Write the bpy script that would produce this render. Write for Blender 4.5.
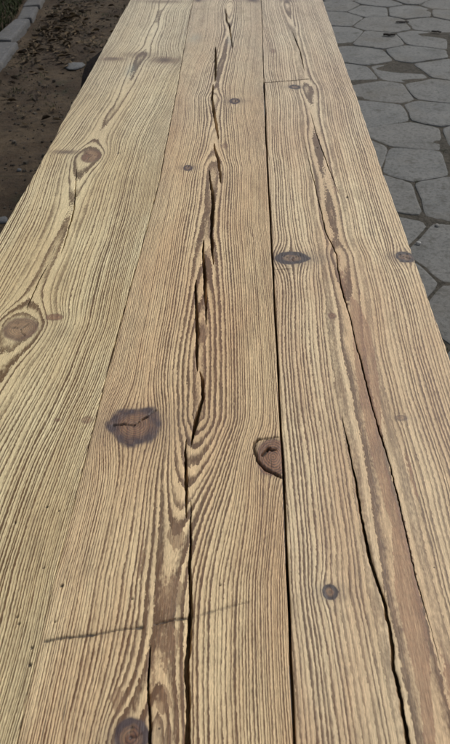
import bpy, bmesh, math, random
import numpy as np
from mathutils import Vector

random.seed(7)
rng = np.random.default_rng(11)
scene = bpy.context.scene
C = scene.collection
for o in list(bpy.data.objects):
    bpy.data.objects.remove(o)

# ------------------------------------------------------------------ camera
PITCH, YAW = 43.2845, 1.4821
cam_data = bpy.data.cameras.new('camera')
cam = bpy.data.objects.new('camera', cam_data)
C.objects.link(cam)
cam.location = (0.0, 0.0, 1.30)
cam.rotation_euler = (math.radians(90.0 - PITCH), 0.0, math.radians(YAW))
cam_data.sensor_fit = 'VERTICAL'
cam_data.sensor_height = 24.0
cam_data.lens = 24.0 * 619.0 / 744.0
cam_data.clip_start = 0.02
cam_data.clip_end = 1000.0
cam_data.dof.use_dof = True
cam_data.dof.focus_distance = 0.95
cam_data.dof.aperture_fstop = 10.0
scene.camera = cam

# ------------------------------------------------------------------ light
SUN_EL, SUN_AZ = 46.0, 46.0      # overcast sun, ahead and to the right (azimuth from +Y towards +X)
world = bpy.data.worlds.new('World')
scene.world = world
world.use_nodes = True
wn = world.node_tree.nodes
wl = world.node_tree.links
wn.clear()
sky = wn.new('ShaderNodeTexSky')
sky.sky_type = 'NISHITA'
sky.sun_disc = False
sky.sun_elevation = math.radians(SUN_EL)
sky.sun_rotation = math.radians(SUN_AZ)
sky.dust_density = 3.0
sky.air_density = 1.0
hs = wn.new('ShaderNodeHueSaturation')
hs.inputs['Saturation'].default_value = 0.35     # thin cloud cover
bg = wn.new('ShaderNodeBackground')
bg.inputs['Strength'].default_value = 0.105
wo = wn.new('ShaderNodeOutputWorld')
wl.new(sky.outputs[0], hs.inputs['Color'])
wl.new(hs.outputs[0], bg.inputs['Color'])
wl.new(bg.outputs[0], wo.inputs['Surface'])

sd = bpy.data.lights.new('sun', 'SUN')
sd.energy = 1.5
sd.angle = math.radians(14)
sd.color = (1.0, 0.95, 0.87)
sun = bpy.data.objects.new('sun', sd)
C.objects.link(sun)
el, az = math.radians(SUN_EL), math.radians(SUN_AZ)
to_sun = Vector((math.sin(az) * math.cos(el), math.cos(az) * math.cos(el), math.sin(el)))
sun.rotation_euler = to_sun.to_track_quat('Z', 'Y').to_euler()
sun.location = (3, 3, 6)

scene.view_settings.view_transform = 'Standard'
scene.view_settings.look = 'None'
scene.view_settings.exposure = 0.12
scene.view_settings.gamma = 1.0
scene.view_settings.use_curve_mapping = False


# ------------------------------------------------------------------ helpers
def lin(r, g, b):
    def f(c):
        c /= 255.0
        return c / 12.92 if c <= 0.04045 else ((c + 0.055) / 1.055) ** 2.4
    return (f(r), f(g), f(b), 1.0)


def _h(ix, iy, seed):
    n = (ix.astype(np.int64) * 374761393 + iy.astype(np.int64) * 668265263 + seed * 1442695041) & 0x7fffffff
    n = ((n ^ (n >> 13)) * 1274126177) & 0x7fffffff
    n = n ^ (n >> 16)
    return (n & 0xffff) / 32767.5 - 1.0


def vn(x, y, seed=0):
    """value noise in -1..1"""
    x = np.asarray(x, float)
    y = np.asarray(y, float)
    x, y = np.broadcast_arrays(x, y)
    ix, iy = np.floor(x), np.floor(y)
    fx, fy = x - ix, y - iy
    fx = fx * fx * fx * (fx * (fx * 6 - 15) + 10)
    fy = fy * fy * fy * (fy * (fy * 6 - 15) + 10)
    a, b = _h(ix, iy, seed), _h(ix + 1, iy, seed)
    c, d = _h(ix, iy + 1, seed), _h(ix + 1, iy + 1, seed)
    return (a * (1 - fx) + b * fx) * (1 - fy) + (c * (1 - fx) + d * fx) * fy


def fbm(x, y, seed=0, n=4):
    t, a = 0.0, 1.0
    for k in range(n):
        t = t + a * vn(x * 2 ** k, y * 2 ** k, seed + k * 17)
        a *= 0.5
    return t


def sstep(a, b, x):
    t = np.clip((x - a) / (b - a), 0, 1)
    return t * t * (3 - 2 * t)


def link(name, me, mat=None, parent=None):
    o = bpy.data.objects.new(name, me)
    C.objects.link(o)
    if mat is not None:
        me.materials.append(mat)
    if parent is not None:
        o.parent = parent
    return o


def mesh_from(name, verts, faces):
    me = bpy.data.meshes.new(name)
    me.from_pydata([tuple(v) for v in verts], [], [tuple(f) for f in faces])
    me.update()
    return me


def empty(name, loc=(0, 0, 0)):
    o = bpy.data.objects.new(name, None)
    o.empty_display_size = 0.1
    C.objects.link(o)
    o.location = loc
    return o


def tag(o, label=None, cat=None, group=None, kind=None):
    if label:
        o['label'] = label
    if cat:
        o['category'] = cat
    if group:
        o['group'] = group
    if kind:
        o['kind'] = kind
    return o


class NT:
    """small node-tree helper"""
    def __init__(self, name):
        self.m = bpy.data.materials.new(name)
        self.m.use_nodes = True
        self.t = self.m.node_tree
        self.t.nodes.clear()

    def n(self, typ, **kw):
        nd = self.t.nodes.new(typ)
        for k, v in kw.items():
            setattr(nd, k, v)
        return nd

    def put(self, sock, v):
        if isinstance(v, bpy.types.NodeSocket):
            self.t.links.new(v, sock)
        else:
            sock.default_value = v

    def math(self, op, a, b=None, c=None, clamp=False):
        nd = self.n('ShaderNodeMath', operation=op)
        nd.use_clamp = clamp
        self.put(nd.inputs[0], a)
        if b is not None:
            self.put(nd.inputs[1], b)
        if c is not None:
            self.put(nd.inputs[2], c)
        return nd.outputs[0]

    def smooth(self, v, a, b, lo=0.0, hi=1.0):
        nd = self.n('ShaderNodeMapRange', interpolation_type='SMOOTHSTEP')
        self.put(nd.inputs[0], v)
        nd.inputs[1].default_value = a
        nd.inputs[2].default_value = b
        nd.inputs[3].default_value = lo
        nd.inputs[4].default_value = hi
        return nd.outputs[0]

    def ramp(self, v, lo, hi, a=0.0, b=1.0):
        nd = self.n('ShaderNodeMapRange')
        self.put(nd.inputs[0], v)
        nd.inputs[1].default_value = a
        nd.inputs[2].default_value = b
        nd.inputs[3].default_value = lo
        nd.inputs[4].default_value = hi
        return nd.outputs[0]

    def mix(self, f, a, b, blend='MIX'):
        nd = self.n('ShaderNodeMix', data_type='RGBA', blend_type=blend)
        self.put(nd.inputs[0], f)
        self.put(nd.inputs[6], a)
        self.put(nd.inputs[7], b)
        return nd.outputs[2]

    def scale(self, vec, s):
        nd = self.n('ShaderNodeMapping')
        self.put(nd.inputs[0], vec)
        nd.inputs[3].default_value = s
        return nd.outputs[0]

    def noise(self, vec, scale, detail=2.0, rough=0.5):
        nd = self.n('ShaderNodeTexNoise')
        self.put(nd.inputs['Vector'], vec)
        nd.inputs['Scale'].default_value = scale
        nd.inputs['Detail'].default_value = detail
        nd.inputs['Roughness'].default_value = rough
        return nd.outputs[0]

    def finish(self, color, rough, height=None, strength=0.5, dist=0.001, spec=0.5):
        b = self.n('ShaderNodeBsdfPrincipled')
        self.put(b.inputs['Base Color'], color)
        self.put(b.inputs['Roughness'], rough)
        b.inputs['Specular IOR Level'].default_value = spec
        if height is not None:
            bp = self.n('ShaderNodeBump')
            bp.inputs['Strength'].default_value = strength
            bp.inputs['Distance'].default_value = dist
            self.put(bp.inputs['Height'], height)
            self.t.links.new(bp.outputs[0], b.inputs['Normal'])
        o = self.n('ShaderNodeOutputMaterial')
        self.t.links.new(b.outputs[0], o.inputs['Surface'])
        return self.m


# ------------------------------------------------------------------ materials
def wood_top_material(name, early, late, brown, patchc, stainc, seed):
    """weathered softwood; rings, knots and stains follow the board's own growth field"""
    t = NT(name)
    A = t.n('ShaderNodeAttribute', attribute_name='wood_a')
    B = t.n('ShaderNodeAttribute', attribute_name='wood_b')
    sa = t.n('ShaderNodeSeparateColor')
    sb = t.n('ShaderNodeSeparateColor')
    t.t.links.new(A.outputs['Color'], sa.inputs[0])
    t.t.links.new(B.outputs['Color'], sb.inputs[0])
    ring, knot, stain = sa.outputs[0], sa.outputs[1], sa.outputs[2]
    krad, brn, green = sb.outputs[0], sb.outputs[1], sb.outputs[2]
    dirt = A.outputs['Alpha']
    patch = B.outputs['Alpha']
    tc = t.n('ShaderNodeTexCoord')
    ob = tc.outputs['Object']
    sx_ = t.n('ShaderNodeSeparateXYZ')
    t.put(sx_.inputs[0], ob)
    along = sx_.outputs[1]
    mp = t.n('ShaderNodeMapping')
    t.put(mp.inputs[0], ob)
    mp.inputs[1].default_value = (seed * 3.1, seed * 1.7, 0)
    ob = mp.outputs[0]
    # ragged ring edges
    j1 = t.noise(t.scale(ob, (150, 22, 40)), 1.0, 3.0, 0.6)
    j2 = t.noise(t.scale(ob, (380, 165, 100)), 1.0, 2.0, 0.6)
    r = t.math('ADD', ring, t.math('MULTIPLY', t.math('SUBTRACT', j1, 0.5), 0.55))
    r = t.math('ADD', r, t.math('MULTIPLY', t.math('SUBTRACT', j2, 0.5), 0.54))
    f = t.math('FRACT', r)
    idx = t.math('FLOOR', r)
    wn_ = t.n('ShaderNodeTexWhiteNoise', noise_dimensions='1D')
    t.put(wn_.inputs['W'], t.math('ADD', idx, seed * 13.7))
    rnd = wn_.outputs[0]
    wv = t.noise(t.scale(ob, (38, 7, 12)), 1.0, 3.0, 0.6)
    fs = t.math('ADD', f, t.math('ADD', t.math('MULTIPLY', t.math('SUBTRACT', wv, 0.5), 0.55), t.math('MULTIPLY', t.math('SUBTRACT', rnd, 0.5), 0.22)))
    up = t.smooth(fs, 0.34, 0.80)
    dn = t.smooth(f, 0.93, 1.0, 1.0, 0.0)
    latew = t.math('MULTIPLY', up, dn)
    # slow changes in how strong the rings read
    ctr = t.noise(t.scale(ob, (9, 2.5, 5)), 1.0, 3.0, 0.55)
    amp = t.math('MULTIPLY', t.ramp(rnd, 0.78, 1.2), t.ramp(ctr, 0.78, 1.15, 0.3, 0.7))
    fb2 = t.noise(t.scale(ob, (640, 60, 60)), 1.0, 3.0, 0.7)
    lf = t.math('MULTIPLY', latew, t.math('MULTIPLY', amp, t.ramp(fb2, 0.72, 1.3, 0.3, 0.7)), clamp=True)
    tone = t.noise(t.scale(ob, (14, 3.0, 5)), 1.0, 4.0, 0.6)
    e = t.mix(t.smooth(tone, 0.35, 0.7), early, brown)
    e = t.mix(t.math('MULTIPLY', brn, 0.85), e, brown)
    wn2 = t.n('ShaderNodeTexWhiteNoise', noise_dimensions='1D')
    t.put(wn2.inputs['W'], t.math('ADD', idx, seed * 29.3 + 0.5))
    e = t.mix(t.ramp(wn2.outputs[0], 0.0, 0.35), e, [c * k for c, k in zip(brown, (0.86, 0.84, 0.8, 1))])
    l2 = t.mix(t.smooth(tone, 0.3, 0.7), late, [c * k for c, k in zip(late, (1.1, 0.95, 0.86, 1))])
    col = t.mix(lf, e, l2)
    fib0 = t.noise(t.scale(ob, (520, 30, 60)), 1.0, 3.0, 0.65)
    # broad brown latewood patches with scalloped edges
    pj = t.math('ADD', patch, t.math('ADD', t.math('MULTIPLY', t.math('SUBTRACT', j2, 0.5), 0.9), t.math('MULTIPLY', t.math('SUBTRACT', j1, 0.5), 0.5)))
    pm = t.math('MULTIPLY', t.smooth(pj, 0.42, 0.56), t.smooth(patch, 0.02, 0.25))
    pc2 = t.mix(t.smooth(t.noise(t.scale(ob, (60, 190, 20)), 1.0, 3.0, 0.6), 0.3, 0.7), patchc, [c * k for c, k in zip(patchc, (0.8, 0.8, 0.82, 1))])
    col = t.mix(t.math('MULTIPLY', pm, t.ramp(fib0, 0.42, 0.88, 0.3, 0.7)), col, pc2)
    # sky sheen painted in as grey towards the far end of the table
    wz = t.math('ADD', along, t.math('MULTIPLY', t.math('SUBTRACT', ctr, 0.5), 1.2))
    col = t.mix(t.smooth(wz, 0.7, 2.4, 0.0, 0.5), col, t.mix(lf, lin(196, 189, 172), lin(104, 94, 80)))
    # fibres and pores
    fib = t.noise(t.scale(ob, (900, 26, 60)), 1.0, 3.0, 0.65)
    por = t.noise(t.scale(ob, (1500, 160, 100)), 1.0, 2.0, 0.6)
    fm = t.math('MULTIPLY', t.ramp(fib, 0.62, 1.34, 0.25, 0.75), t.ramp(por, 0.70, 1.26, 0.25, 0.75))
    gm = t.n('ShaderNodeCombineColor')
    for i in range(3):
        t.put(gm.inputs[i], fm)
    col = t.mix(1.0, col, gm.outputs[0], 'MULTIPLY')
    # grimy blotches
    bl = t.noise(t.scale(ob, (22, 9, 9)), 1.0, 5.0, 0.65)
    col = t.mix(t.smooth(bl, 0.52, 0.78, 0.0, 0.42), col, lin(112, 92, 66))
    # knots
    kn2 = t.noise(ob, 160.0, 3.0, 0.6)
    kr = t.math('FRACT', t.math('ADD', krad, t.math('MULTIPLY', kn2, 0.9)))
    kcol = t.mix(t.smooth(kr, 0.35, 0.85), lin(150, 104, 72), lin(84, 52, 36))
    kcol = t.mix(t.smooth(kn2, 0.4, 0.75, 0.0, 0.5), kcol, lin(62, 52, 52))
    col = t.mix(t.math('MULTIPLY', knot, t.ramp(kn2, 0.9, 1.1, 0.3, 0.7), clamp=True), col, kcol)
    st = t.math('MULTIPLY', stain, t.ramp(t.noise(t.scale(ob, (70, 90, 50)), 1.0, 4.0, 0.65), 0.78, 1.2, 0.25, 0.75), clamp=True)
    col = t.mix(st, col, stainc)
    col = t.mix(t.math('MULTIPLY', green, t.smooth(fib, 0.3, 0.65), clamp=True), col, lin(120, 138, 134))
    # worm holes and specks
    vo = t.n('ShaderNodeTexVoronoi', feature='F1')
    t.put(vo.inputs['Vector'], ob)
    vo.inputs['Scale'].default_value = 42.0
    vs = t.n('ShaderNodeSeparateColor')
    t.t.links.new(vo.outputs['Color'], vs.inputs[0])
    sz = t.math('MULTIPLY', t.smooth(vs.outputs[0], 0.62, 1.0), 0.052)
    spk = t.math('SUBTRACT', sz, vo.outputs['Distance'])
    spk = t.smooth(spk, 0.0, 0.02)
    dk = t.math('MAXIMUM', dirt, t.math('MULTIPLY', spk, 0.8), clamp=True)
    col = t.mix(dk, col, lin(38, 31, 26))
    chk = t.noise(t.scale(ob, (330, 11, 30)), 1.0, 2.0, 0.5)
    ck = t.math('MULTIPLY', t.smooth(chk, 0.70, 0.76), t.smooth(t.noise(t.scale(ob, (30, 9, 9)), 1.0, 2.0, 0.5), 0.46, 0.58))
    col = t.mix(t.math('MULTIPLY', ck, 0.75), col, lin(58, 46, 36))
    grt = t.noise(ob, 620.0, 2.0, 0.6)
    col = t.mix(t.smooth(grt, 0.66, 0.74, 0.0, 0.45), col, lin(66, 54, 42))
    dk = t.math('MAXIMUM', dk, ck)
    hgt = t.math('ADD', t.math('MULTIPLY', lf, 0.45), t.math('ADD', t.math('MULTIPLY', fib, 0.7), t.math('MULTIPLY', por, 0.5)))
    hgt = t.math('SUBTRACT', hgt, t.math('MULTIPLY', dk, 1.5))
    rough = t.ramp(lf, 0.62, 0.5)
    return t.finish(col, rough, hgt, 0.55, 0.0007, 0.5)


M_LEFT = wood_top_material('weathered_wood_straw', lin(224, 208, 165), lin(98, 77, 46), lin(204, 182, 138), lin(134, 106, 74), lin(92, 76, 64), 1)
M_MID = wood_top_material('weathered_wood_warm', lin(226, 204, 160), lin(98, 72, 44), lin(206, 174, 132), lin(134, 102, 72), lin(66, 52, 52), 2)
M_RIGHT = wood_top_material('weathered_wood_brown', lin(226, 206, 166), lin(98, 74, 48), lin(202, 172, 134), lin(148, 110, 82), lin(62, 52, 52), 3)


def simple_wood(name, a, b):
    t = NT(name)
    tc = t.n('ShaderNodeTexCoord')
    ob = tc.outputs['Object']
    n1 = t.noise(t.scale(ob, (60, 60, 6)), 1.0, 4.0, 0.6)
    col = t.mix(t.smooth(n1, 0.3, 0.7), a, b)
    return t.finish(col, 0.75, n1, 0.5, 0.003, 0.3)


M_FRAME = simple_wood('frame_timber', lin(150, 126, 92), lin(104, 84, 60))


def bark_mat():
    t = NT('dark_bark')
    tc = t.n('ShaderNodeTexCoord')
    ob = tc.outputs['Object']
    n1 = t.noise(t.scale(ob, (30, 8, 30)), 1.0, 5.0, 0.65)
    col = t.mix(t.smooth(n1, 0.3, 0.7), lin(36, 28, 24), lin(18, 15, 13))
    return t.finish(col, 0.95, n1, 0.9, 0.02, 0.08)


M_BARK = bark_mat()


def soil_mat():
    t = NT('soil')
    tc = t.n('ShaderNodeTexCoord')
    ob = tc.outputs['Object']
    n1 = t.noise(ob, 3.0, 5.0, 0.6)
    n2 = t.noise(ob, 34.0, 5.0, 0.7)
    n3 = t.noise(ob, 160.0, 3.0, 0.7)
    col = t.mix(t.smooth(n1, 0.35, 0.65), lin(82, 70, 55), lin(60, 49, 38))
    col = t.mix(t.smooth(n2, 0.42, 0.72, 0, 0.75), col, lin(42, 37, 31))
    col = t.mix(t.smooth(n3, 0.6, 0.75, 0, 0.5), col, lin(92, 85, 74))
    n4 = t.noise(ob, 7.0, 3.0, 0.6)
    col = t.mix(t.smooth(n4, 0.58, 0.72, 0, 0.4), col, lin(52, 56, 40))
    sx_ = t.n('ShaderNodeSeparateXYZ')
    t.put(sx_.inputs[0], ob)
    col = t.mix(t.smooth(sx_.outputs[0], 0.2, 0.4, 0, 0.75), col, t.mix(t.smooth(n2, 0.4, 0.65), lin(78, 76, 70), lin(56, 55, 50)))
    h = t.math('ADD', n2, t.math('MULTIPLY', n3, 0.4))
    return t.finish(col, 0.9, h, 0.9, 0.012, 0.2)


M_SOIL = soil_mat()


def concrete(name, a, b, c, bump=0.003):
    t = NT(name)
    tc = t.n('ShaderNodeTexCoord')
    geo = t.n('ShaderNodeNewGeometry')
    oi = t.n('ShaderNodeObjectInfo')
    ob = geo.outputs['Position']
    n1 = t.noise(ob, 6.0, 5.0, 0.65)
    n2 = t.noise(ob, 55.0, 4.0, 0.7)
    n3 = t.noise(ob, 380.0, 2.0, 0.6)
    col = t.mix(t.smooth(n1, 0.35, 0.68), a, b)
    col = t.mix(t.ramp(oi.outputs['Random'], 0.0, 0.4), col, c)
    col = t.mix(t.smooth(n2, 0.44, 0.68, 0, 0.6), col, lin(70, 70, 67))
    col = t.mix(t.smooth(t.noise(ob, 24.0, 5.0, 0.75), 0.52, 0.7, 0, 0.5), col, lin(136, 135, 130))
    col = t.mix(t.smooth(n3, 0.55, 0.75, 0, 0.5), col, lin(132, 132, 128))
    n5 = t.noise(ob, 14.0, 4.0, 0.6)
    col = t.mix(t.smooth(n5, 0.55, 0.72, 0, 0.6), col, lin(66, 65, 58))
    n6 = t.noise(ob, 2.3, 5.0, 0.65)
    col = t.mix(t.smooth(n6, 0.5, 0.7, 0, 0.55), col, lin(98, 94, 86))
    n7 = t.noise(ob, 120.0, 3.0, 0.7)
    col = t.mix(t.smooth(n7, 0.62, 0.72, 0, 0.6), col, lin(58, 57, 54))
    h = t.math('ADD', n2, t.math('MULTIPLY', n3, 0.35))
    h = t.math('SUBTRACT', h, t.smooth(n7, 0.62, 0.72, 0, 0.8))
    return t.finish(col, 0.88, h, 0.9, bump, 0.25)


M_PAVER = concrete('worn_concrete', lin(116, 117, 116), lin(99, 101, 101), lin(109, 107, 103))
M_KERB = concrete('kerb_concrete', lin(94, 95, 98), lin(80, 80, 82), lin(88, 86, 84))
M_PALE = concrete('pale_stone', lin(104, 107, 112), lin(84, 86, 90), lin(98, 98, 97), 0.006)

M_PEBBLE = concrete('pebble_stone', lin(172, 172, 170), lin(152, 151, 148), lin(166, 163, 156), 0.001)


def leaf_mat(name, a, b, rough=0.8):
    t = NT(name)
    geo = t.n('ShaderNodeNewGeometry')
    r = geo.outputs['Random Per Island']
    col = t.mix(r, a, b)
    return t.finish(col, rough, None, spec=0.2)


M_LEAF = leaf_mat('dry_leaf', lin(88, 74, 54), lin(46, 38, 30))
M_GRASS = leaf_mat('grass_blade', lin(58, 66, 36), lin(36, 42, 24))
M_GRIT = leaf_mat('grit', lin(82, 76, 68), lin(48, 43, 37), 0.9)
M_TWIG = leaf_mat('twig_dark', lin(46, 40, 36), lin(34, 30, 28))

# ------------------------------------------------------------------ ground: one sheet to the horizon
def axis(parts):
    out = []
    for a, b, s in parts:
        n = max(1, int(round((b - a) / s)))
        out += [a + (b - a) * i / n for i in range(n)]
    out.append(parts[-1][1])
    return np.array(out)


gx = axis([(-300, -40, 65), (-40, -6, 6), (-6, -2.6, 0.3), (-2.6, 0.4, 0.022), (0.4, 4, 0.3), (4, 40, 6), (40, 300, 65)])
gy = axis([(-300, -40, 65), (-40, -3, 6), (-3, 1.4, 0.12), (1.4, 6.6, 0.025), (6.6, 10, 0.3), (10, 40, 5), (40, 300, 65)])
GX, GY = np.meshgrid(gx, gy)


def soil_height(x, y):
    left = 1 - sstep(0.05, 0.35, x)
    hmp = 0.010 * fbm(x * 1.4, y * 1.4, 3, 3) + 0.006 * fbm(x * 9, y * 9, 5, 4) + 0.003 * vn(x * 38, y * 38, 9)
    bed = sstep(1.68, 1.85, -x) * 0.02
    near = 1 - sstep(8, 30, np.hypot(x, y))
    return (-0.0042 + 0.0035 * vn(x * 9, y * 9, 77)) * (1 - left) + left * near * (hmp + bed - 0.004) - 0.02 * (1 - near) * left


GZ = soil_height(GX, GY)
nx, ny = len(gx), len(gy)
gv = np.stack([GX.ravel(), GY.ravel(), GZ.ravel()], 1)
ii = (np.arange(ny - 1)[:, None] * nx + np.arange(nx - 1)[None, :]).ravel()
gf = np.stack([ii, ii + 1, ii + nx + 1, ii + nx], 1)


def fast_mesh(name, v, f, smooth=True):
    me = bpy.data.meshes.new(name)
    me.vertices.add(len(v))
    me.vertices.foreach_set('co', np.asarray(v, np.float32).ravel())
    me.loops.add(len(f) * 4)
    me.loops.foreach_set('vertex_index', np.asarray(f, np.int32).ravel())
    me.polygons.add(len(f))
    me.polygons.foreach_set('loop_start', np.arange(0, len(f) * 4, 4, dtype=np.int32))
    me.polygons.foreach_set('use_smooth', np.full(len(f), smooth, bool))
    me.update(calc_edges=True)
    return me


ground = link('ground', fast_mesh('ground', gv, gf), M_SOIL)
tag(ground, 'bare dark brown soil with crumbs beside the table', 'ground', kind='structure')

# ------------------------------------------------------------------ pavement of irregular six-sided concrete pavers
pavement = empty('pavement', (0.9, 3.0, 0))
tag(pavement, 'grey pavement of worn six-sided concrete pavers with dark joints', 'pavement', kind='structure')
seeds = [(0.8866, 3.1884), (0.8288, 2.8582), (1.13, 2.83), (0.9421, 2.5372), (0.62, 2.55), (0.7655, 3.4946), (1.0645, 3.4903),
         (0.9789, 4.1738), (1.2858, 4.253), (0.6891, 4.131), (0.8277, 3.807), (1.1504, 3.8346), (1.1567, 4.5373),
         (0.812, 4.4959), (0.9621, 4.8515), (1.3027, 4.885), (0.6902, 4.96), (1.0666, 5.2778), (1.4471, 5.2876),
         (1.3267, 5.62), (1.0024, 5.6637), (1.2058, 3.1648)]
R0 = 0.205
ca, sa_ = math.cos(math.radians(-4)), math.sin(math.radians(-4))
for i in range(-12, 13):
    for j in range(-14, 20):
        lx, ly = i * 1.5 * R0, (j + 0.5 * (i % 2)) * math.sqrt(3) * R0
        x, y = 0.9789 + ca * lx - sa_ * ly, 4.1738 + sa_ * lx + ca * ly
        x += random.uniform(-0.02, 0.02)
        y += random.uniform(-0.02, 0.02)
        if not (0.30 < x < 3.3 and 0.0 < y < 8.2):
            continue
        if min(math.hypot(x - a, y - b) for a, b in seeds) < 0.24:
            continue
        seeds.append((x, y))


def cell(k):
    px, py = seeds[k]
    poly = [(px + 0.36 * math.cos(a * math.pi / 8), py + 0.36 * math.sin(a * math.pi / 8)) for a in range(16)]
    for m, (qx, qy) in enumerate(seeds):
        if m == k or math.hypot(qx - px, qy - py) > 0.75:
            continue
        mx, my, dx, dy = (px + qx) / 2, (py + qy) / 2, qx - px, qy - py
        out = []
        for a in range(len(poly)):
            p, q = poly[a], poly[(a + 1) % len(poly)]
            sp_ = (p[0] - mx) * dx + (p[1] - my) * dy
            sq = (q[0] - mx) * dx + (q[1] - my) * dy
            if sp_ <= 0:
                out.append(p)
            if sp_ * sq < 0:
                u = sp_ / (sp_ - sq)
                out.append((p[0] + (q[0] - p[0]) * u, p[1] + (q[1] - p[1]) * u))
        poly = out
        if len(poly) < 3:
            return None
    return poly


for k in range(len(seeds)):
    poly = cell(k)
    if not poly:
        continue
    px, py = seeds[k]
    # drop tiny edges, resample, round the corners, roughen the rim
    P = []
    for p in poly:
        if not P or math.hypot(p[0] - P[-1][0], p[1] - P[-1][1]) > 0.05:
            P.append(p)
    if math.hypot(P[0][0] - P[-1][0], P[0][1] - P[-1][1]) < 0.05:
        P.pop()
    if len(P) < 4:
        continue
    rim = []
    for a in range(len(P)):
        p0, p, q = P[a - 1], P[a], P[(a + 1) % len(P)]
        l0, l1 = math.hypot(p0[0] - p[0], p0[1] - p[1]), math.hypot(q[0] - p[0], q[1] - p[1])
        cr = random.uniform(0.028, 0.060)
        u0, u1 = min(0.4, cr / l0), min(0.4, cr / l1)
        rim.append((p[0] + (p0[0] - p[0]) * u0, p[1] + (p0[1] - p[1]) * u0))
        rim.append((p[0] * .8 + (p0[0] + (q[0] - p0[0]) * .5) * .2 * 0.35 + p[0] * .2 * .65, p[1] * .8 + (p0[1] + (q[1] - p0[1]) * .5) * .2 * 0.35 + p[1] * .2 * .65))
        rim.append((p[0] + (q[0] - p[0]) * u1, p[1] + (q[1] - p[1]) * u1))
        rim.append((p[0] + (q[0] - p[0]) * .5 + random.uniform(-.007, .007), p[1] + (q[1] - p[1]) * .5 + random.uniform(-.007, .007)))
    jw = random.uniform(0.002, 0.006)
    rim = [(x - px, y - py) for x, y in rim]
    rim = [(x * (1 - jw / math.hypot(x, y)), y * (1 - jw / math.hypot(x, y))) for x, y in rim]
    n = len(rim)
    v, fcs = [], []
    tx, ty, tz = random.uniform(-.012, .012), random.uniform(-.012, .012), random.uniform(-.003, .003)
    for sc, z in ((1.0, -0.06), (1.0, -0.009), (0.982, -0.002), (0.93, 0.0)):
        for x, y in rim:
            v.append((x * sc, y * sc, z + tz + (tx * x + ty * y if z > -.05 else 0)))
    for l in range(3):
        for a in range(n):
            b = (a + 1) % n
            fcs.append((l * n + a, l * n + b, (l + 1) * n + b, (l + 1) * n + a))
    fcs.append(tuple(range(3 * n, 4 * n)))
    o = link('paver', mesh_from('paver', v, fcs), M_PAVER, pavement)
    o.location = (px - 0.9, py - 3.0, 0)

# ------------------------------------------------------------------ kerb of narrow stones
kerb = empty('kerb', (-1.66, 4.6, 0))
tag(kerb, 'low kerb of narrow grey stones between soil and planting bed', 'kerb', kind='structure')


def bevel_box(sx, sy, sz, bev, jit=0.0, seed=0):
    r = random.Random(seed)
    bm = bmesh.new()
    bmesh.ops.create_cube(bm, size=1.0)
    for v_ in bm.verts:
        v_.co = Vector((v_.co.x * sx, v_.co.y * sy, v_.co.z * sz))
        v_.co += Vector((r.uniform(-jit, jit), r.uniform(-jit, jit), r.uniform(-jit, jit)))
    bmesh.ops.bevel(bm, geom=bm.edges[:] + bm.verts[:], offset=bev, segments=2, affect='EDGES', profile=0.6)
    me = bpy.data.meshes.new('block')
    bm.to_mesh(me)
    bm.free()
    return me


ky = 2.0
k = 0
stones = [3.03, 3.83, 4.62, 5.21, 5.58, 5.90, 6.6, 7.3]
for a, b in zip(stones[:-1], stones[1:]):
    m = (a + b) / 2
    x = np.interp(m, [3.0, 4.4, 4.9, 5.3, 5.8, 7.3], [-1.53, -1.60, -1.665, -1.668, -1.72, -1.80])
    o = link('kerb_stone', bevel_box(0.125, b - a - 0.02, 0.16, 0.016, 0.009, k), M_KERB, kerb)
    x2 = np.interp(m + .1, [3.0, 4.4, 4.9, 5.3, 5.8, 7.3], [-1.53, -1.60, -1.665, -1.668, -1.72, -1.80])
    o.location = (x + 1.66, m - 4.6, -0.042 + 0.004 * ((k * 7) % 3 - 1))
    o.rotation_euler = (0, 0, math.atan2(-(x2 - x), 0.1) + (random.random() - .5) * .04)
    k += 1

# ------------------------------------------------------------------ the table top: boards with real splits
TOP = 0.74
Y0, Y1 = 0.0, 2.95
rows = [Y0]
while rows[-1] < Y1:
    y = rows[-1]
    rows.append(y + 0.00125 * (1 + max(0, y - 0.42) * 2.4))
rows[-1] = Y1
rows = np.array(rows)
rows = np.unique(np.concatenate([rows, np.arange(1.694, 1.742, 0.0012), np.arange(0.829, 0.846, 0.0012)]))
keep = np.concatenate([[True], np.diff(rows) > 0.0004])
rows = rows[keep]
NR = len(rows)


def poly_x(pts, y):
    p = sorted(pts, key=lambda q: q[1])
    return np.interp(y, [q[1] for q in p], [q[0] for q in p])


SEAM_L = [(-.186, 2.95), (-.181, 2.4), (-.167, 1.7), (-.1585, 1.14), (-.1615, .95), (-.169, .7), (-.171, .5), (-.174, .3), (-.1725, .16), (-.172, 0)]
SEAM_R = [(.066, 2.95), (.064, 2.4), (.0590, 1.89), (.0555, 1.29), (.0552, .89), (.0547, .6), (.0545, .45), (.053, .31), (.0523, .16), (.052, 0)]

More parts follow.
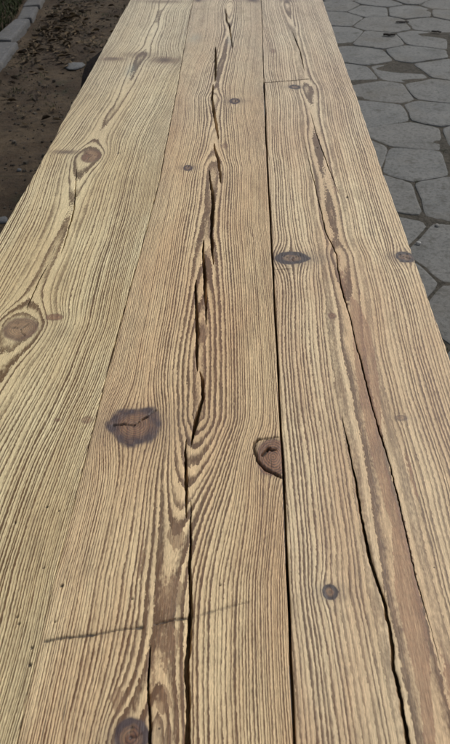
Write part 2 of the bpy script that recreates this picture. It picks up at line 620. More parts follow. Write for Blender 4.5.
# splits: curve index -> list of (points, max width); read off the boards in metres on the table top
CRACK = {
    'left': {0: [([(-0.3313, 1.1903), (-0.312, 1.08), (-0.3031, 1.0262), (-0.2974, 0.9418), (-0.2936, 0.8705)], .0020),
                 ([(-0.3078, 0.8449), (-0.312, 0.7889), (-0.3129, 0.7448), (-0.3115, 0.7203)], .0016)]},
    'middle': {
        0: [([(-0.0733, 0.2349), (-0.0719, 0.2133), (-0.0703, 0.1896), (-0.0668, 0.1743), (-0.0641, 0.1559), (-0.062, 0.10), (-0.064, 0.05)], .0022)],
        1: [([(-0.067, 0.8061), (-0.0633, 0.7513), (-0.0571, 0.6872), (-0.0527, 0.5934)], .0040),
            ([(-0.058, 0.4781), (-0.0579, 0.4534), (-0.0547, 0.4221), (-0.0499, 0.3675)], .0028)],
        2: [([(-0.0607, 0.9249), (-0.0582, 0.8691), (-0.0516, 0.7957), (-0.0464, 0.7176), (-0.0452, 0.692)], .0040),
            ([(-0.0486, 0.596), (-0.0436, 0.5785), (-0.0425, 0.544), (-0.0477, 0.5082), (-0.0521, 0.467)], .0040),
            ([(-0.0473, 0.3915), (-0.0433, 0.3391), (-0.0427, 0.3091), (-0.0403, 0.2883), (-0.038, 0.2332), (-0.0393, 0.2226), (-0.0336, 0.1567), (-0.033, 0.06), (-0.034, -.2)], .0036)],
        3: [([(-0.0633, 1.1882), (-0.0528, 1.0947), (-0.0485, 1.0254), (-0.0484, 0.9383), (-0.045, 0.9062), (-0.04, 0.846)], .0050)],
        4: [([(-0.0742, 1.6886), (-0.0735, 1.5881), (-0.0656, 1.5028), (-0.0553, 1.4069), (-0.049, 1.3354)], .0058),
            ([(-0.0585, 1.3193), (-0.0459, 1.2302), (-0.0406, 1.1798), (-0.037, 1.128)], .0050)],
        5: [([(-0.0804, 2.0095), (-0.0728, 1.8268), (-0.0703, 1.7039)], .0052)],
        6: [([(-0.0619, 2.4587), (-0.0527, 2.2915), (-0.0439, 2.2381), (-0.036, 2.11), (-0.0287, 1.9884)], .0042)],
    },
    'right': {
        0: [([(0.1303, 0.5211), (0.1307, 0.503), (0.1337, 0.4339), (0.1348, 0.3772), (0.137, 0.3224), (0.1435, 0.28), (0.1438, 0.256), (0.1425, 0.2171), (0.1441, 0.1613), (.146, .05), (.147, -.3)], .0030)],
        1: [([(0.1381, 1.3672), (0.1401, 1.2786), (0.1435, 1.1757), (0.1474, 1.0568), (0.1501, 0.9534), (0.1617, 0.8838), (0.1597, 0.8426), (0.1589, 0.7774), (0.1637, 0.7159), (0.1648, 0.6493), (0.1683, 0.571), (0.1722, 0.4913), (0.1767, 0.4407), (0.1778, 0.3783), (0.178, 0.3246), (0.1804, 0.2741), (0.1824, 0.246), (0.1827, 0.2207)], .0017)],
        2: [([(0.1566, 2.1804), (0.1692, 1.9743), (0.1702, 1.7972)], .0026),
            ([(0.1641, 1.5088), (0.1681, 1.3625), (0.1762, 1.2503), (0.1832, 1.155), (0.1883, 1.0929)], .0016)],
    },
}

# knots: x, y, half-width, half-length, core darkness, stain halo, flow (grain parts round it)
KNOTS = {
    'left': [(-0.3132, 1.2473, .021, .033, .75, .45, .9), (-0.3698, 1.2654, .034, .012, .15, .85, .2),
             (-0.2191, 1.8813, .046, .036, .25, .95, .4), (-0.368, 1.8864, .040, .020, .2, .85, .2), (-0.2957, 1.9247, .06, .034, .1, .55, .3),
             (-0.3085, 0.6762, .0256, .0267, .70, .50, .95), (-0.2675, 0.7048, .013, .0085, .75, .35, .4), (-0.2846, 2.5427, .08, .03, .1, .7, .2),
             (-0.1814, 0.5047, .007, .006, .5, .35, .2), (-0.2167, 0.5038, .004, .003, .6, .4, .2)],
    'middle': [(-0.1218, 0.4981, .0320, .0290, .78, .92, .9), (0.0436, 0.4531, .0205, .0275, .90, .30, .9),
               (-0.0159, 1.5693, .013, .018, .5, 1.3, .7), (-0.1061, 1.1962, .010, .0125, .6, 1.1, .6),
               (-0.0556, 1.575, .010, .027, .12, .1, .5), (-0.0337, 1.3044, .007, .013, .4, .35, .7),
               (-0.0806, 0.1600, .0135, .0135, .8, 1.1, .95), (-0.1641, 2.5647, .015, .03, .2, .9, .3), (0.0354, 2.5699, .026, .03, .2, .9, .3)],
    'right': [(0.0858, 0.8698, .027, .0180, .6, 1.35, .75), (0.2733, 0.8776, .0160, .0145, .7, 1.3, .75),
              (0.1375, 1.6718, .013, .015, .5, 1.4, .4), (0.1823, 1.651, .017, .036, .15, .12, .6),
              (0.0931, 0.2897, .0072, .0078, .7, 1.25, .6), (0.1377, 0.7176, .006, .007, .75, .35, .5),
              (0.2019, 0.5179, .008, .005, .4, .55, .4), (0.1587, 2.5731, .018, .03, .2, .8, .3), (0.09, 1.9722, .009, .018, .4, .4, .4)],
}
# whorls: y, amplitude (m), sigma towards far end, sigma towards near end, centre x, width
WHORL = {
    'left': [(1.25, .012, .05, .10, -.32, .09), (.69, .014, .04, .12, -.31, .07), (1.90, .006, .06, .2, -.29, .12)],
    'middle': [(.515, .040, .50, .105, -.045, .085), (1.58, .009, .06, .16, -.06, .07), (1.20, .007, .05, .18, -.06, .08), (.155, .012, .05, .06, -.08, .05), (2.5, .01, .1, .25, -.05, .1)],
    'right': [(.875, .008, .04, .14, .15, .09), (1.66, .006, .07, .2, .17, .06), (.29, .005, .03, .06, .10, .03), (2.5, .008, .1, .25, .16, .1)],
}
PITH = {
    'left': ([(-.285, 2.95), (-.287, 1.9), (-.318, 1.25), (-.312, .9), (-.312, .68), (-.335, .3), (-.34, 0)], .024, .005, (.0075, .033)),
    'middle': ([(-.05, 2.95), (-.045, 2.2), (-.068, 1.6), (-.052, 1.2), (-.056, .8), (-.050, .5), (-.062, .3), (-.060, .16), (-.058, 0)], .024, .006, (.0070, .042)),
    'right': ([(.155, 2.95), (.165, 2.0), (.170, 1.6), (.166, 1.1), (.166, .87), (.163, .7), (.163, .5), (.163, .3), (.166, .15), (.166, 0)], .030, .004, (.0062, .012)),
}
SLANT = {'left': -.5, 'middle': -.13, 'right': .30}   # splits shaped to lean along the camera view, hiding lit walls to read dark
DENS = {'left': 1.15, 'middle': 1.25, 'right': 1.12}
# fine grooves: points, half-width, depth, darkness
GROOVE = {
    'left': [],
    'middle': [([(-0.1690, 0.2352), (-0.1512, 0.2392), (-0.1289, 0.2416), (-0.1025, 0.2478), (-0.0826, 0.2502)], .0014, .0011, .95),
               ([(-0.071, 0.2533), (-0.0575, 0.2574), (-0.0411, 0.2607)], .0014, .0016, 1.0),
               ([(-0.0374, 0.2608), (-0.0163, 0.268), (0.0146, 0.2776)], .0014, .0006, .55),
               ([(-0.1472, 0.4974), (-0.1370, 0.4985), (-0.1229, 0.4973), (-0.1143, 0.5064), (-0.1090, 0.5110)], .0011, .0050, 1.0),
               ([(-0.1143, 0.5064), (-0.1045, 0.518), (-0.099, 0.5235)], .0012, .0015, .6),
               ([(0.053, 0.4837), (0.0409, 0.4817), (0.0275, 0.4792)], .0010, .003, .9),
               ([(0.0275, 0.4792), (0.0228, 0.4739), (0.0218, 0.4659), (0.0251, 0.4482), (0.034, 0.4356), (0.0516, 0.4248)], .0017, .0070, 1.0),
               ([(0.032, 0.4560), (0.0370, 0.4640), (0.0385, 0.4655)], .0026, .006, 1.0),
               ([(0.0385, 0.4655), (0.042, 0.4633), (0.0470, 0.4640)], .0016, .004, .8)],
    'right': [([(0.057, 1.7034), (0.0850, 1.7090), (0.1137, 1.7163), (0.150, 1.726), (0.1754, 1.7333)], .0024, .006, .95),
              ([(0.0537, 0.8356), (0.0745, 0.8376), (0.0850, 0.8388)], .0011, .0010, .5),
              ([(0.262, 0.8850), (0.287, 0.8865)], .0014, .001, .7), ([(0.262, 0.8640), (0.287, 0.8625)], .0014, .001, .7)],
}
HOLES = [(0.2021, 1.0814, .0034), (0.1629, 1.2993, .003), (-0.2589, 1.2634, .0034), (-0.2006, 0.3786, .0017), (-0.1649, 0.2891, .002),
         (-0.1636, 0.2537, .0013), (-0.1790, 0.2295, .0014), (-0.1769, 0.2148, .0018), (-0.1868, 0.3075, .0013), (-0.2, 0.2575, .0014),
         (-0.1963, 0.251, .0014), (-0.0955, 0.2778, .0012), (-0.0124, 0.2941, .0011), (-0.2294, 0.3579, .0014), (-0.1866, 0.3739, .0012)]
PAINT = [(-0.3038, 1.7932, .014, .05, .5), (-0.147, 2.0965, .02, .05, .55), (-0.0384, 2.0784, .008, .05, .6)]


# broad brown patches where a late ring lies flat in the surface: x, y, half-width, half-length, strength
PATCH = {
    'left': [],
    'middle': [(-0.0593, 0.3448, 0.0105, 0.0165, 0.9), (-0.0586, 0.281, 0.0135, 0.026, 0.95), (-0.0571, 0.234, 0.014, 0.02, 0.6),
               (-0.0558, 0.1878, 0.007, 0.0105, 0.9), (-0.0953, 0.1911, 0.008, 0.011, 0.9), (-0.0921, 0.3193, 0.0035, 0.025, 0.65),
               (-0.0675, 0.2142, 0.0038, 0.027, 0.55), (-0.0426, 0.1983, 0.0045, 0.045, 0.5), (-0.0492, 0.6734, 0.0085, 0.028, 0.75),
               (-0.0485, 0.8803, 0.008, 0.028, 0.65), (-0.0517, 0.1575, 0.0052, 0.014, 0.65)],
    'right': [(0.1632, 0.819, 0.0066, 0.065, 0.55), (0.1828, 1.1551, 0.0138, 0.0861, 0.45), (0.1977, 0.4403, 0.0068, 0.0426, 0.5),
              (0.1870, 0.2042, 0.0059, 0.0421, 0.6), (0.1796, 0.5332, 0.0037, 0.0512, 0.5)],
}
BAND_Y = [0.0, 0.1616, 0.1956, 0.2277, 0.2545, 0.2832, 0.3252, 0.3657, 0.4073, 0.4445, 0.4816, 0.5301, 0.5969, 0.6861, 0.7572, 0.79]
BAND_L = [0.155, 0.1554, 0.1598, 0.1576, 0.1563, 0.1549, 0.1593, 0.1641, 0.1602, 0.1581, 0.1566, 0.1561, 0.1559, 0.1629, 0.1671, 0.171]
BAND_R = [0.166, 0.1658, 0.17, 0.1752, 0.1782, 0.1786, 0.1772, 0.1787, 0.1734, 0.1718, 0.1731, 0.1796, 0.1861, 0.1899, 0.1792, 0.1712]


kr_ = random.Random(5)
for w_ in KNOTS:
    for kx, ky, a, b, core, halo, flow in KNOTS[w_]:
        if core < .28 or flow < .55 or a < .008 or abs(kx + .1218) < .01 or abs(kx - .0436) < .01:
            continue
        a0 = kr_.uniform(0, 6.28)
        for q in range(kr_.choice((2, 3))):
            t0 = a0 + q * 2.3 + kr_.uniform(-.4, .4)
            t1 = t0 + kr_.uniform(-.35, .35)
            l_ = kr_.uniform(.5, .9)
            GROOVE[w_].append(([(kx, ky), (kx + a * l_ * .5 * math.cos(t0), ky + b * l_ * .5 * math.sin(t0)), (kx + a * l_ * math.cos(t1), ky + b * l_ * math.sin(t1))], .0009, .0014, .8))


def seg_dist(x, y, pts):
    d = np.full(x.shape, 9.0)
    for (ax, ay), (bx, by) in zip(pts[:-1], pts[1:]):
        vx, vy = bx - ax, by - ay
        t = np.clip(((x - ax) * vx + (y - ay) * vy) / (vx * vx + vy * vy), 0, 1)
        d = np.minimum(d, np.hypot(x - ax - t * vx, y - ay - t * vy))
    return d


def fields(which, x, y, seed):
    """growth-ring field and surface marks of a board, and its height relief"""
    pith, d0, dn, (ra, rb) = PITH[which]
    xx = x + .0022 * vn(x * 9 + seed, y * 4.5, seed) + .0010 * vn(x * 40, y * 14, seed + 3)
    yy = y
    for kx, ky, a, b, core, halo, flow in KNOTS[which]:
        r2 = ((x - kx) / (a * 1.35)) ** 2 + ((y - ky) / (b * 2.1)) ** 2
        xx = xx - (x - kx) * flow * 0.9 * np.exp(-r2)
    x0 = poly_x(pith, y) + .004 * vn(0.3, y * 5, seed + 5)
    dd = d0 + dn * vn(0.7, y * 2.6, seed + 8) + dn * .3 * vn(0.2, y * 6.0, seed + 9)
    u = np.sqrt((xx - x0) ** 2 + dd ** 2)
    for wy, amp, su, sd_, cx, w in WHORL[which]:
        dy = y - wy
        g = np.where(dy > 0, np.exp(-np.abs(dy / su) ** 1.6), np.exp(-np.abs(dy / sd_) ** 1.4))
        u = u - amp * g * np.exp(-((x - cx) / w) ** 2)
    u = u + .0006 * vn(x * 70, y * 9, seed + 21)
    if which == 'right':   # the short far piece behind the saw joint is another bit of timber
        far = (y > np.interp(x, [.057, .1754], [1.7034, 1.7333])) & (x < .168)
        u = np.where(far, u * 0.93 + .011, u)
    uu = np.clip(u, -.05, (ra - .0024) / rb)
    ring = -np.log(1 - rb * uu / ra) / rb + np.maximum(u - uu, 0) / .0024 + 20
    ring = ring * DENS[which]
    ring = ring + .55 * vn(ring * .55, .5, seed + 25) + .25 * vn(ring * 1.3, .5, seed + 26)
    knot = np.zeros_like(x)
    stain = np.zeros_like(x)
    krad = np.zeros_like(x)
    for kx, ky, a, b, core, halo, flow in KNOTS[which]:
        wob = 1 + .13 * vn(x * 40, y * 40, seed + 31) + .05 * vn(x * 130, y * 130, seed + 33)
        r = np.sqrt(((x - kx) / a) ** 2 + ((y - ky) / b) ** 2) * wob
        m = 1 - sstep(.86, 1.02, r)
        krad = np.where(r < 1.1, r * (a + b) * 0.5 / .0030, krad)
        knot = np.maximum(knot, m * core)
        body = (.34 + .66 * sstep(.40, .82, r)) * (1 - sstep(.92, 1.18, r)) * (1 + .18 * vn(x * 140, y * 140, seed + 35))
        if core < .26:
            body = np.exp(-r * r * 1.3)
        side = np.exp(-((x - kx) / (a * 2.2)) ** 2 - ((y - ky) / (b * 1.1)) ** 2) * .42
        stain = np.maximum(stain, halo * np.maximum(body, side))
    dirt = np.zeros_like(x)
    z = .0005 * vn(x * 6, y * 3, seed + 41) + .00018 * vn(x * 50, y * 8, seed + 42)
    z = z - .0006 * knot * vn(x * 90, y * 90, seed + 44)
    for pts, hw, dep, dark in GROOVE[which]:
        d = seg_dist(x, y, pts) + .0006 * vn(x * 260, y * 260, seed + 50)
        m = 1 - sstep(hw * .35, hw * 1.15, d)
        m = m * (0.8 + .2 * vn(x * 120, y * 120, seed + 51))
        dirt = np.maximum(dirt, dark * m)
        z = z - dep * m
        dirt = np.maximum(dirt, .16 * np.exp(-(d / (hw * 3.5)) ** 2) * dark)
    for hx, hy, hr in HOLES:
        d = np.hypot(x - hx, y - hy)
        m = 1 - sstep(hr * .5, hr * 1.1, d)
        dirt = np.maximum(dirt, m * .95)
        z = z - .002 * m
    brn = np.clip(.5 + .7 * fbm(x * 9, y * 2.2, seed + 60, 3), 0, 1) * .6
    if which == 'middle':
        brn = np.maximum(brn, .9 * np.exp(-((y - .5) / .16) ** 2) * np.exp(-((x + .06) / .12) ** 2))
    if which == 'right':
        brn = np.maximum(brn, .9 * np.exp(-((x - x0) / .022) ** 2) * (1 - sstep(1.2, 1.6, y)))
    grn = np.zeros_like(x)
    for px_, py_, a, b, s_ in PAINT:
        grn = np.maximum(grn, s_ * np.exp(-((x - px_) / a) ** 2 - ((y - py_) / b) ** 2))
    pat = np.zeros_like(x)
    for px_, py_, a, b, s_ in PATCH[which]:
        wv = .5 * vn(x * 150, y * 45, seed + 63) + .35 * vn(x * 330, y * 120, seed + 64)
        r = (np.abs((x - px_) / a) ** 1.5 + np.abs((y - py_) / (b * 1.25)) ** 1.3) ** .7 + wv * .55
        pat = np.maximum(pat, s_ * (1 - sstep(.45, 1.25, r)))
    if which == 'right':
        bl, br = np.interp(y, BAND_Y, BAND_L), np.interp(y, BAND_Y, BAND_R)
        e = np.minimum(x - bl, br - x)
        pat = np.maximum(pat, sstep(-.004, .004, e) * .9 * (1 - sstep(.74, .79, y)))
    return ring, knot, stain, dirt, krad, brn, grn, pat, z


def board(which, xl, xr, seed, mat, parent, step=.0011, thick=.044):
    nc = max(CRACK[which]) + 1
    cx = np.zeros((nc, NR))
    cw = np.zeros((nc, NR))
    real = np.zeros((nc, NR), bool)
    for c in range(nc):
        segs = sorted([(sorted(p, key=lambda q: q[1]), w) for p, w in CRACK[which][c]], key=lambda s: s[0][0][1])
        allp = [q for p, w in segs for q in p]
        cx[c] = np.interp(rows, [q[1] for q in allp], [q[0] for q in allp])
        cx[c] += .0006 * vn(rows * 45, c * 3.3, seed + 70) + .0005 * vn(rows * 150, c * 3.3, seed + 71) + .0003 * vn(rows * 420, c * 3.3, seed + 73)
        for p, w in segs:
            a, b = p[0][1], p[-1][1]
            t = (rows - a) / (b - a)
            ins = (t > 0) & (t < 1)
            tt = np.clip(t, 0, 1)
            prof = np.clip(np.sin(np.pi * tt), 0, 1) ** .42
            cw[c] = np.where(ins, w * prof * (1.32 + .32 * vn(rows * 38, c + .5, seed + 72) + .22 * vn(rows * 190, c + .5, seed + 74)), cw[c])
            real[c] |= (rows > a - .012) & (rows < b + .012)
    g = .0009
    for r in range(NR):
        lo = xl[r]
        for c in range(nc):
            if not real[c, r]:
                l = max([xl[r] + (c + 1) * g * 3] + [cx[q, r] + cw[q, r] / 2 + (c - q) * g for q in range(c) if real[q, r]])
                h = min([xr[r] - (nc - c) * g * 3] + [cx[q, r] - cw[q, r] / 2 - (q - c) * g for q in range(c + 1, nc) if real[q, r]])
                cx[c, r] = min(max(cx[c, r], l), h) if l <= h else (l + h) / 2
        for c in range(nc):
            cx[c, r] = max(cx[c, r], lo + g * .7 + cw[c, r] / 2)
            lo = cx[c, r] + cw[c, r] / 2
    lefts = [xl] + [cx[c] + cw[c] / 2 for c in range(nc)]
    rights = [cx[c] - cw[c] / 2 for c in range(nc)] + [xr]
    wl_ = [np.full(NR, .007)] + [cw[c] for c in range(nc)]
    wr_ = [cw[c] for c in range(nc)] + [np.full(NR, .007)]
    V, F, XY = [], [], []
    zdrop = []
    base = 0
    edges_l, edges_r = [], []
    for s in range(nc + 1):
        L, Rr = lefts[s], rights[s]
        width = Rr - L
        n = max(2, int(np.mean(width) / step))
        e = np.array([0, .0004, .0011, .0022])
        wq = width[:, None]
        el_ = np.minimum(e[None, :], wq * np.array([0, .08, .16, .24])[None, :])
        tmid = np.linspace(0, 1, n + 1)[None, :]
        inner = L[:, None] + el_[:, -1:] + tmid * (wq - 2 * el_[:, -1:])
        X = np.concatenate([L[:, None] + el_[:, :-1], inner, (Rr[:, None] - el_[:, :-1])[:, ::-1]], 1)
        m = X.shape[1]
        Yv = np.repeat(rows[:, None], m, 1)
        dz = np.zeros_like(X)
        prof = np.array([1, .45, .12])
        chip = 1 + .7 * vn(rows * 55, s * 2.0, seed + 80)
        dz[:, :3] = -(np.minimum(wl_[s] * .22, .0018 if s == 0 and which == 'left' else .0008) * chip)[:, None] * prof
        dz[:, -3:] = -(np.minimum(wr_[s] * .22, .0018 if s == nc and which == 'right' else .0008) * chip)[:, None] * prof[::-1]
        V.append((X, Yv, dz))
        q = (np.arange(NR - 1)[:, None] * m + np.arange(m - 1)[None, :]).ravel() + base
        F.append(np.stack([q, q + 1, q + m + 1, q + m], 1))
        edges_l.append((base + np.arange(NR) * m))
        edges_r.append((base + np.arange(NR) * m + m - 1))
        base += NR * m
    X = np.concatenate([a.ravel() for a, b, c in V])
    Y = np.concatenate([b.ravel() for a, b, c in V])
    DZ = np.concatenate([c.ravel() for a, b, c in V])
    ring, knot, stain, dirt, krad, brn, grn, pat, z = fields(which, X, Y, seed)
    Z = TOP + z + DZ
    attrs = [ring, knot, stain, dirt, krad, brn, grn, pat]
    XX, YY, ZZ, AA = [X], [Y], [Z], [np.stack(attrs, 1)]

    def addrow(x, y, zc, src):
        nonlocal base
        XX.append(x); YY.append(y); ZZ.append(zc); AA.append(AA[0][src])
        i = base + np.arange(len(x))
        base += len(x)
        return i
    # walls of the splits
    for c in range(nc):
        on = cw[c] > 0
        pair = on[:-1] | on[1:]
        il, ir = edges_r[c], edges_l[c + 1]
        dep = np.minimum(.040, cw[c] * 24)
        a0 = addrow(X[il], Y[il], Z[il], il)
        sl_ = SLANT[which] * dep
        a1 = addrow(cx[c] + sl_ - cw[c] * .46, Y[il], Z[il] - dep, il)
        b1 = addrow(cx[c] + sl_ + cw[c] * .46, Y[il], Z[il] - dep, il)
        b0 = addrow(X[ir], Y[ir], Z[ir], ir)
        for p, q in ((a0, a1), (a1, b1), (b1, b0)):
            F.append(np.stack([p[:-1], q[:-1], q[1:], p[1:]], 1)[pair])
    # outer sides, underside
    sl, sr = edges_l[0], edges_r[-1]
    a0 = addrow(X[sl], Y[sl], Z[sl], sl)
    a1 = addrow(X[sl] + .001, Y[sl], np.full(NR, TOP - thick), sl)
    b1 = addrow(X[sr] - .001, Y[sr], np.full(NR, TOP - thick), sr)
    b0 = addrow(X[sr], Y[sr], Z[sr], sr)
    for p, q in ((a0, a1), (a1, b1), (b1, b0)):
        F.append(np.stack([p[1:], q[1:], q[:-1], p[:-1]], 1))
    # end grain
    for r, flip in ((0, False), (NR - 1, True)):
        for s in range(nc + 1):
            ids = np.arange(edges_l[s][r], edges_r[s][r] + 1)
            t0 = addrow(X[ids], Y[ids], Z[ids], ids)
            t1 = addrow(X[ids], Y[ids], np.full(len(ids), TOP - thick), ids)
            q = np.stack([t0[:-1], t1[:-1], t1[1:], t0[1:]], 1)
            F.append(q[:, ::-1] if flip else q)
    vv = np.stack([np.concatenate(XX), np.concatenate(YY), np.concatenate(ZZ)], 1)
    aa = np.concatenate(AA)
    vv[:, 2] -= TOP
    me = fast_mesh('board', vv, np.concatenate(F))
    a = me.attributes.new('wood_a', 'FLOAT_COLOR', 'POINT')
    a.data.foreach_set('color', aa[:, [0, 1, 2, 3]].astype(np.float32).ravel())
    b = me.attributes.new('wood_b', 'FLOAT_COLOR', 'POINT')
    b.data.foreach_set('color', np.stack([aa[:, 4], aa[:, 5], aa[:, 6], aa[:, 7]], 1).astype(np.float32).ravel())
    return link('plank', me, mat, parent)


table = empty('wooden_table', (0, 0, 0))
tag(table, 'long outdoor table of three weathered wide planks with splits and knots', 'table')

gapL = np.interp(rows, [0, .15, .35, .6, 1.2, 2.0, 2.9], [.0005, .0005, .0006, .0012, .0016, .0016, .0016])
gapR = np.interp(rows, [0, .2, .5, 1.0, 1.69, 1.72, 2.9], [.0030, .0030, .0030, .0034, .0046, .0020, .0022]) * (1 + .15 * vn(rows * 20, 3.3, 5))
wob = .0006 * vn(rows * 14, 1.1, 90)
seamL = poly_x(SEAM_L, rows) + wob
seamR = poly_x(SEAM_R, rows) + .0005 * vn(rows * 18, 2.1, 91)
out_l = -.412 + .0016 * vn(rows * 4, .3, 92) + .0010 * vn(rows * 22, .3, 94) + .0005 * vn(rows * 90, .3, 96)
out_r = .2872 + .0016 * vn(rows * 4, .7, 93) + .0010 * vn(rows * 22, .7, 95) + .0005 * vn(rows * 90, .7, 97)
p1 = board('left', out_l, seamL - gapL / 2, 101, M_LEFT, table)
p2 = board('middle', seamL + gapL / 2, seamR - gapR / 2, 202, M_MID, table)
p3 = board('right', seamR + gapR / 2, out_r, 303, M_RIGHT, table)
for p, l in ((p1, 'pale yellowish plank with a round knot and straight dark grain'),
             (p2, 'pinkish brown plank with a long black split and purple knot'),
             (p3, 'brown plank with thin curved cracks and a saw joint')):
    p['label'] = l
    p.location = (0, 0, TOP)

# underframe: battens, trestle legs, rail
def box_part(name, cx_, cy_, cz_, sx, sy, sz, parent, mat=M_FRAME, rot=(0, 0, 0)):
    o = link(name, bevel_box(sx, sy, sz, .004, .001, int(cx_ * 100 + cy_ * 37)), mat, parent)
    o.location = (cx_, cy_, cz_)
    o.rotation_euler = rot
    return o


for yb in (0.30, 1.475, 2.65):
    box_part('batten', -.0625, yb, TOP - .044 - .0235, .62, .09, .045, table)
for yb in (0.30, 2.65):
    for sx in (-1, 1):
        box_part('leg', -.0625 + sx * .24, yb, .302, .075, .075, .625, table)
    box_part('stretcher', -.0625, yb, .22, .403, .045, .08, table)
box_part('rail', -.0625, 1.475, .22, .05, 2.303, .08, table)

# ------------------------------------------------------------------ dark curved log bench peeking out below the table edge
bench = empty('log_bench', (-.5, 2.75, 0))
tag(bench, 'dark curved log bench peeking out from under the table edge', 'bench')
outer = [(-.47, 2.36), (-.545, 2.385), (-.600, 2.43), (-.6311, 2.4902), (-.6438, 2.5723), (-.6541, 2.6309), (-.6614, 2.7191), (-.663, 2.8069), (-.6561, 2.8717), (-.6457, 2.9375), (-.6313, 2.9985), (-.60, 3.06), (-.545, 3.11), (-.47, 3.13), (-.42, 3.07), (-.395, 2.9), (-.39, 2.7), (-.40, 2.5), (-.42, 2.41)]
n = len(outer)
bv, bf = [], []
ccx = sum(p[0] for p in outer) / n
ccy = sum(p[1] for p in outer) / n
for sc, z in ((.86, .30), (.97, .335), (1.0, .39), (.985, .435), (.95, .452), (.6, .456)):
    for x, y in outer:
        bv.append((ccx + (x - ccx) * sc + .5, ccy + (y - ccy) * sc - 2.75, z + .003 * math.sin(x * 90 + y * 60)))
for l in range(5):
    for a in range(n):
        b = (a + 1) % n
        bf.append((l * n + b, l * n + a, (l + 1) * n + a, (l + 1) * n + b))
bf.append(tuple(range(5 * n, 6 * n))[::-1])
bf.append(tuple(range(0, n)))
me = mesh_from('bench_seat', bv, bf)
for p in me.polygons:
    p.use_smooth = True
link('seat', me, M_BARK, bench)


def log_mesh(r, h, seed, nseg=14):
    rr = random.Random(seed)
    prof = [r * (1 + rr.uniform(-.07, .07)) for _ in range(nseg)]
    v, f = [], []
    for z, sc in ((0, 1.06), (h * .3, 1), (h * .7, .97), (h, .96)):
        for a in range(nseg):
            t = a * 2 * math.pi / nseg
            v.append((prof[a] * sc * math.cos(t), prof[a] * sc * math.sin(t), z))
    for l in range(3):
        for a in range(nseg):
            b = (a + 1) % nseg
            f.append((l * nseg + a, l * nseg + b, (l + 1) * nseg + b, (l + 1) * nseg + a))
    f.append(tuple(range(3 * nseg, 4 * nseg)))
    return mesh_from('log', v, f)


for dy in (-.22, .22):
    o = link('leg', log_mesh(.075, .335, int(dy * 100)), M_BARK, bench)
    o.location = (-.03, dy, -.01)

# ------------------------------------------------------------------ loose stones on the soil and pavement
def stone_mesh(sx, sy, sz, seed):
    bm = bmesh.new()
    bmesh.ops.create_icosphere(bm, subdivisions=2, radius=1.0)
    r = random.Random(seed)
    off = r.uniform(0, 50)
    for v_ in bm.verts:
        d = 1 + .22 * float(vn(v_.co.x * 1.6 + off, v_.co.y * 1.6 + v_.co.z * 1.3, seed)) + .08 * float(vn(v_.co.x * 4 + off, v_.co.y * 4 + v_.co.z * 3, seed + 1))
        v_.co = Vector((v_.co.x * sx * d, v_.co.y * sy * d, v_.co.z * sz * d))
    me_ = bpy.data.meshes.new('stone')
    bm.to_mesh(me_)
    bm.free()
    for p in me_.polygons:
        p.use_smooth = True
    return me_


for nm, x, y, s, lab in (
        ('pale_stone', -1.075, 4.20, (.060, .085, .010), 'pale flat stone on the soil beside the dark bench'),
        ('white_pebble', -1.0395, 2.7457, (.010, .012, .008), 'tiny round white pebble alone on the bare soil'),
        ('white_stone', -.985, 2.275, (.032, .026, .012), 'bluish white stone on soil at the table edge')):
    o = link(nm, stone_mesh(*s, int(abs(x * 1000))), M_PALE)
    o.location = (x, y, float(soil_height(np.array(x), np.array(y))) + s[2] * .45)
    tag(o, lab, 'stone')
for nm, x, y, s, lab in (
        ('pebble', .7026, 2.1319, (.012, .009, .007), 'small pale pebble on a paver near the plank edge knot'),
        ('pebble', .8078, 2.2721, (.008, .010, .006), 'tiny grey pebble on the wide paver past the pale pebble')):
    o = link(nm, stone_mesh(*s, int(abs(x * 1000))), M_PEBBLE)
    o.location = (x, y, s[2] * .45)
    tag(o, lab, 'pebble')


def twig_mesh(length, rad, seed):
    r = random.Random(seed)
    v, f = [], []
    nsg = 6
    for i in range(nsg + 1):
        t = i / nsg
        w = rad * (1 - .6 * abs(t - .4))
        cy_, cz_ = r.uniform(-.006, .006), rad + r.uniform(0, .003)
        for a in range(5):
            an = a * 2 * math.pi / 5
            v.append(((t - .5) * length, cy_ + w * 1.8 * math.cos(an), cz_ + w * math.sin(an)))
    for i in range(nsg):
        for a in range(5):
            b = (a + 1) % 5
            f.append((i * 5 + a, i * 5 + b, (i + 1) * 5 + b, (i + 1) * 5 + a))
    f.append((0, 1, 2, 3, 4)[::-1])
    f.append(tuple(range(nsg * 5, nsg * 5 + 5)))
    return mesh_from('twig', v, f)


for x, y, l, r_, rz, lab in ((1.0559, 4.94, .085, .009, .05, 'thick dark twig lying in the middle of a paver'),
                             (1.2117, 5.2843, .10, .006, -.05, 'thin dark twig lying on a farther paver'),
                             (1.4145, 5.0373, .07, .006, -.35, 'short dark twig lying along a paver joint')):
    o = link('twig', twig_mesh(l, r_, int(x * 100)), M_TWIG)
    o.location = (x, y, .003)
    o.rotation_euler = (0, 0, rz)
    tag(o, lab, 'twig')


# ------------------------------------------------------------------ stuff: crumbs, leaf litter, grass, joint moss
def scatter_mesh(n, gen):
    V, F = [], []
    for i in range(n):
        v, f = gen(i)
        b = len(V)
        V += v
        F += [tuple(b + q for q in face) for face in f]
    return mesh_from('scatter', V, F)


def zs(x, y):
    return float(soil_height(np.array(float(x)), np.array(float(y))))


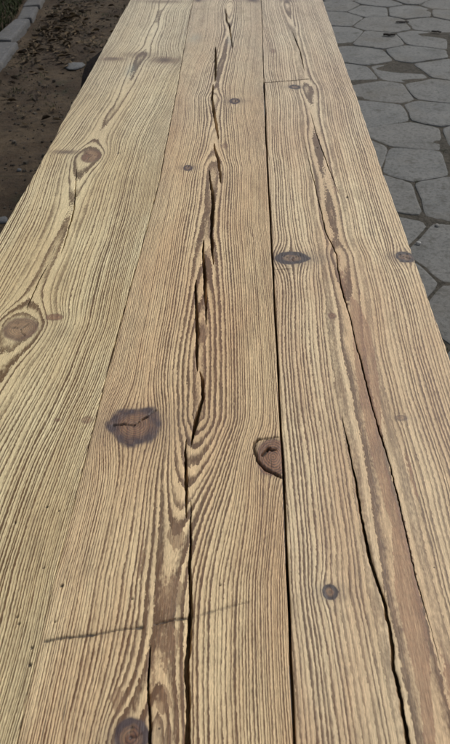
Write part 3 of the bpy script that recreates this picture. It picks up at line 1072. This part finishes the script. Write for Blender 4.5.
def crumb(i):
    y = random.uniform(1.9, 6.4)
    x = random.uniform(-1.62, -.45)
    s = random.uniform(.003, .009) * (1.8 if random.random() < .08 else 1)
    z = zs(x, y)
    a = random.uniform(0, 6.28)
    v = []
    for k in range(5):
        t = a + k * 1.2566
        q = random.uniform(.7, 1.3)
        v.append((x + s * q * math.cos(t), y + s * q * math.sin(t), z - .002))
    for k in range(5):
        t = a + k * 1.2566
        q = random.uniform(.4, .8)
        v.append((x + s * q * math.cos(t), y + s * q * math.sin(t), z + s * random.uniform(.5, .9)))
    f = [(k, (k + 1) % 5, 5 + (k + 1) % 5, 5 + k) for k in range(5)] + [(5, 6, 7, 8, 9)]
    return v, f


o = link('soil_crumbs', scatter_mesh(1800, crumb), M_GRIT)
tag(o, 'small crumbs of earth and grit on the bare soil', 'grit', kind='stuff')


def leaf(i):
    if random.random() < .75:
        y = random.gauss(5.0, .45)
        x = np.interp(y, [4.4, 5.3], [-1.45, -1.5]) + abs(random.gauss(0, .22)) - .03
    else:
        y, x = random.uniform(3.2, 6.4), random.uniform(-1.6, -.7)
    s = random.uniform(.012, .038)
    z = zs(x, y) + random.uniform(.003, .012)
    a = random.uniform(0, 6.28)
    c, s_ = math.cos(a), math.sin(a)
    cu = random.uniform(-.25, .6) * s
    tl = random.uniform(-.3, .3)
    pts = [(-1, 0, 0), (-.4, -.38, cu), (.4, -.32, cu), (1, 0, .1 * s), (.4, .32, cu), (-.4, .38, cu), (0, 0, 0)]
    v = [(x + s * (c * p - s_ * q), y + s * (s_ * p + c * q), z + r + tl * s * p * .5 + .004) for p, q, r in pts]
    f = [(0, 1, 6), (1, 2, 6), (2, 3, 6), (3, 4, 6), (4, 5, 6), (5, 0, 6)]
    return v, f


o = link('leaf_litter', scatter_mesh(560, leaf), M_LEAF)
tag(o, 'dry brown leaf litter on the soil beside the kerb', 'leaves', kind='stuff')


def blade_gen(region):
    def blade(i):
        x, y, h = region()
        z = zs(x, y) if x < .3 else -.010
        a = random.uniform(0, 6.28)
        w = h * random.uniform(.03, .06) + .0008
        lean = h * random.uniform(.2, .9)
        c, s_ = math.cos(a), math.sin(a)
        v = []
        for t, ww in ((0, 1), (.5, .8), (1, .1)):
            ox, oy = c * lean * t * t, s_ * lean * t * t
            zz = z + h * t * (1 - .3 * t)
            v += [(x + ox - s_ * w * ww, y + oy + c * w * ww, zz), (x + ox + s_ * w * ww, y + oy - c * w * ww, zz)]
        return v, [(0, 1, 3, 2), (2, 3, 5, 4)]
    return blade


def bed_region():
    y = random.uniform(3.2, 7.0)
    x = np.interp(y, [3.0, 4.4, 4.9, 5.3, 5.8, 7.3], [-1.53, -1.60, -1.665, -1.668, -1.72, -1.80]) - .09 - abs(random.gauss(0, .3))
    return x, y, random.uniform(.03, .09)


o = link('grass', scatter_mesh(5200, blade_gen(bed_region)), M_GRASS)
tag(o, 'dark low grass growing behind the kerb', 'grass', kind='stuff')

tufts = [(random.uniform(-1.58, -.8), random.uniform(3.4, 6.0)) for _ in range(26)] + [(-1.42, 4.35), (-1.40, 4.15), (-1.02, 4.62), (-.98, 4.72)]


def tuft_region():
    a, b = random.choice(tufts)
    return a + random.gauss(0, .03), b + random.gauss(0, .03), random.uniform(.008, .028)


o = link('weeds', scatter_mesh(700, blade_gen(tuft_region)), M_GRASS)
tag(o, 'small green weeds sprouting from the soil', 'weeds', kind='stuff')

verts_of_cells = []
for k in range(len(seeds)):
    if seeds[k][1] < 6.2 and seeds[k][0] < 2.0:
        c_ = cell(k)
        if c_:
            verts_of_cells += [(c_[a], c_[(a + 1) % len(c_)]) for a in range(len(c_))]


def joint_region():
    (ax, ay), (bx, by) = random.choice(verts_of_cells)
    t = random.random()
    return ax + (bx - ax) * t + random.gauss(0, .002), ay + (by - ay) * t + random.gauss(0, .002), random.uniform(.006, .020)


o = link('joint_moss', scatter_mesh(1500, blade_gen(joint_region)), M_GRASS)
tag(o, 'sparse moss and grass in the paver joints', 'moss', kind='stuff')
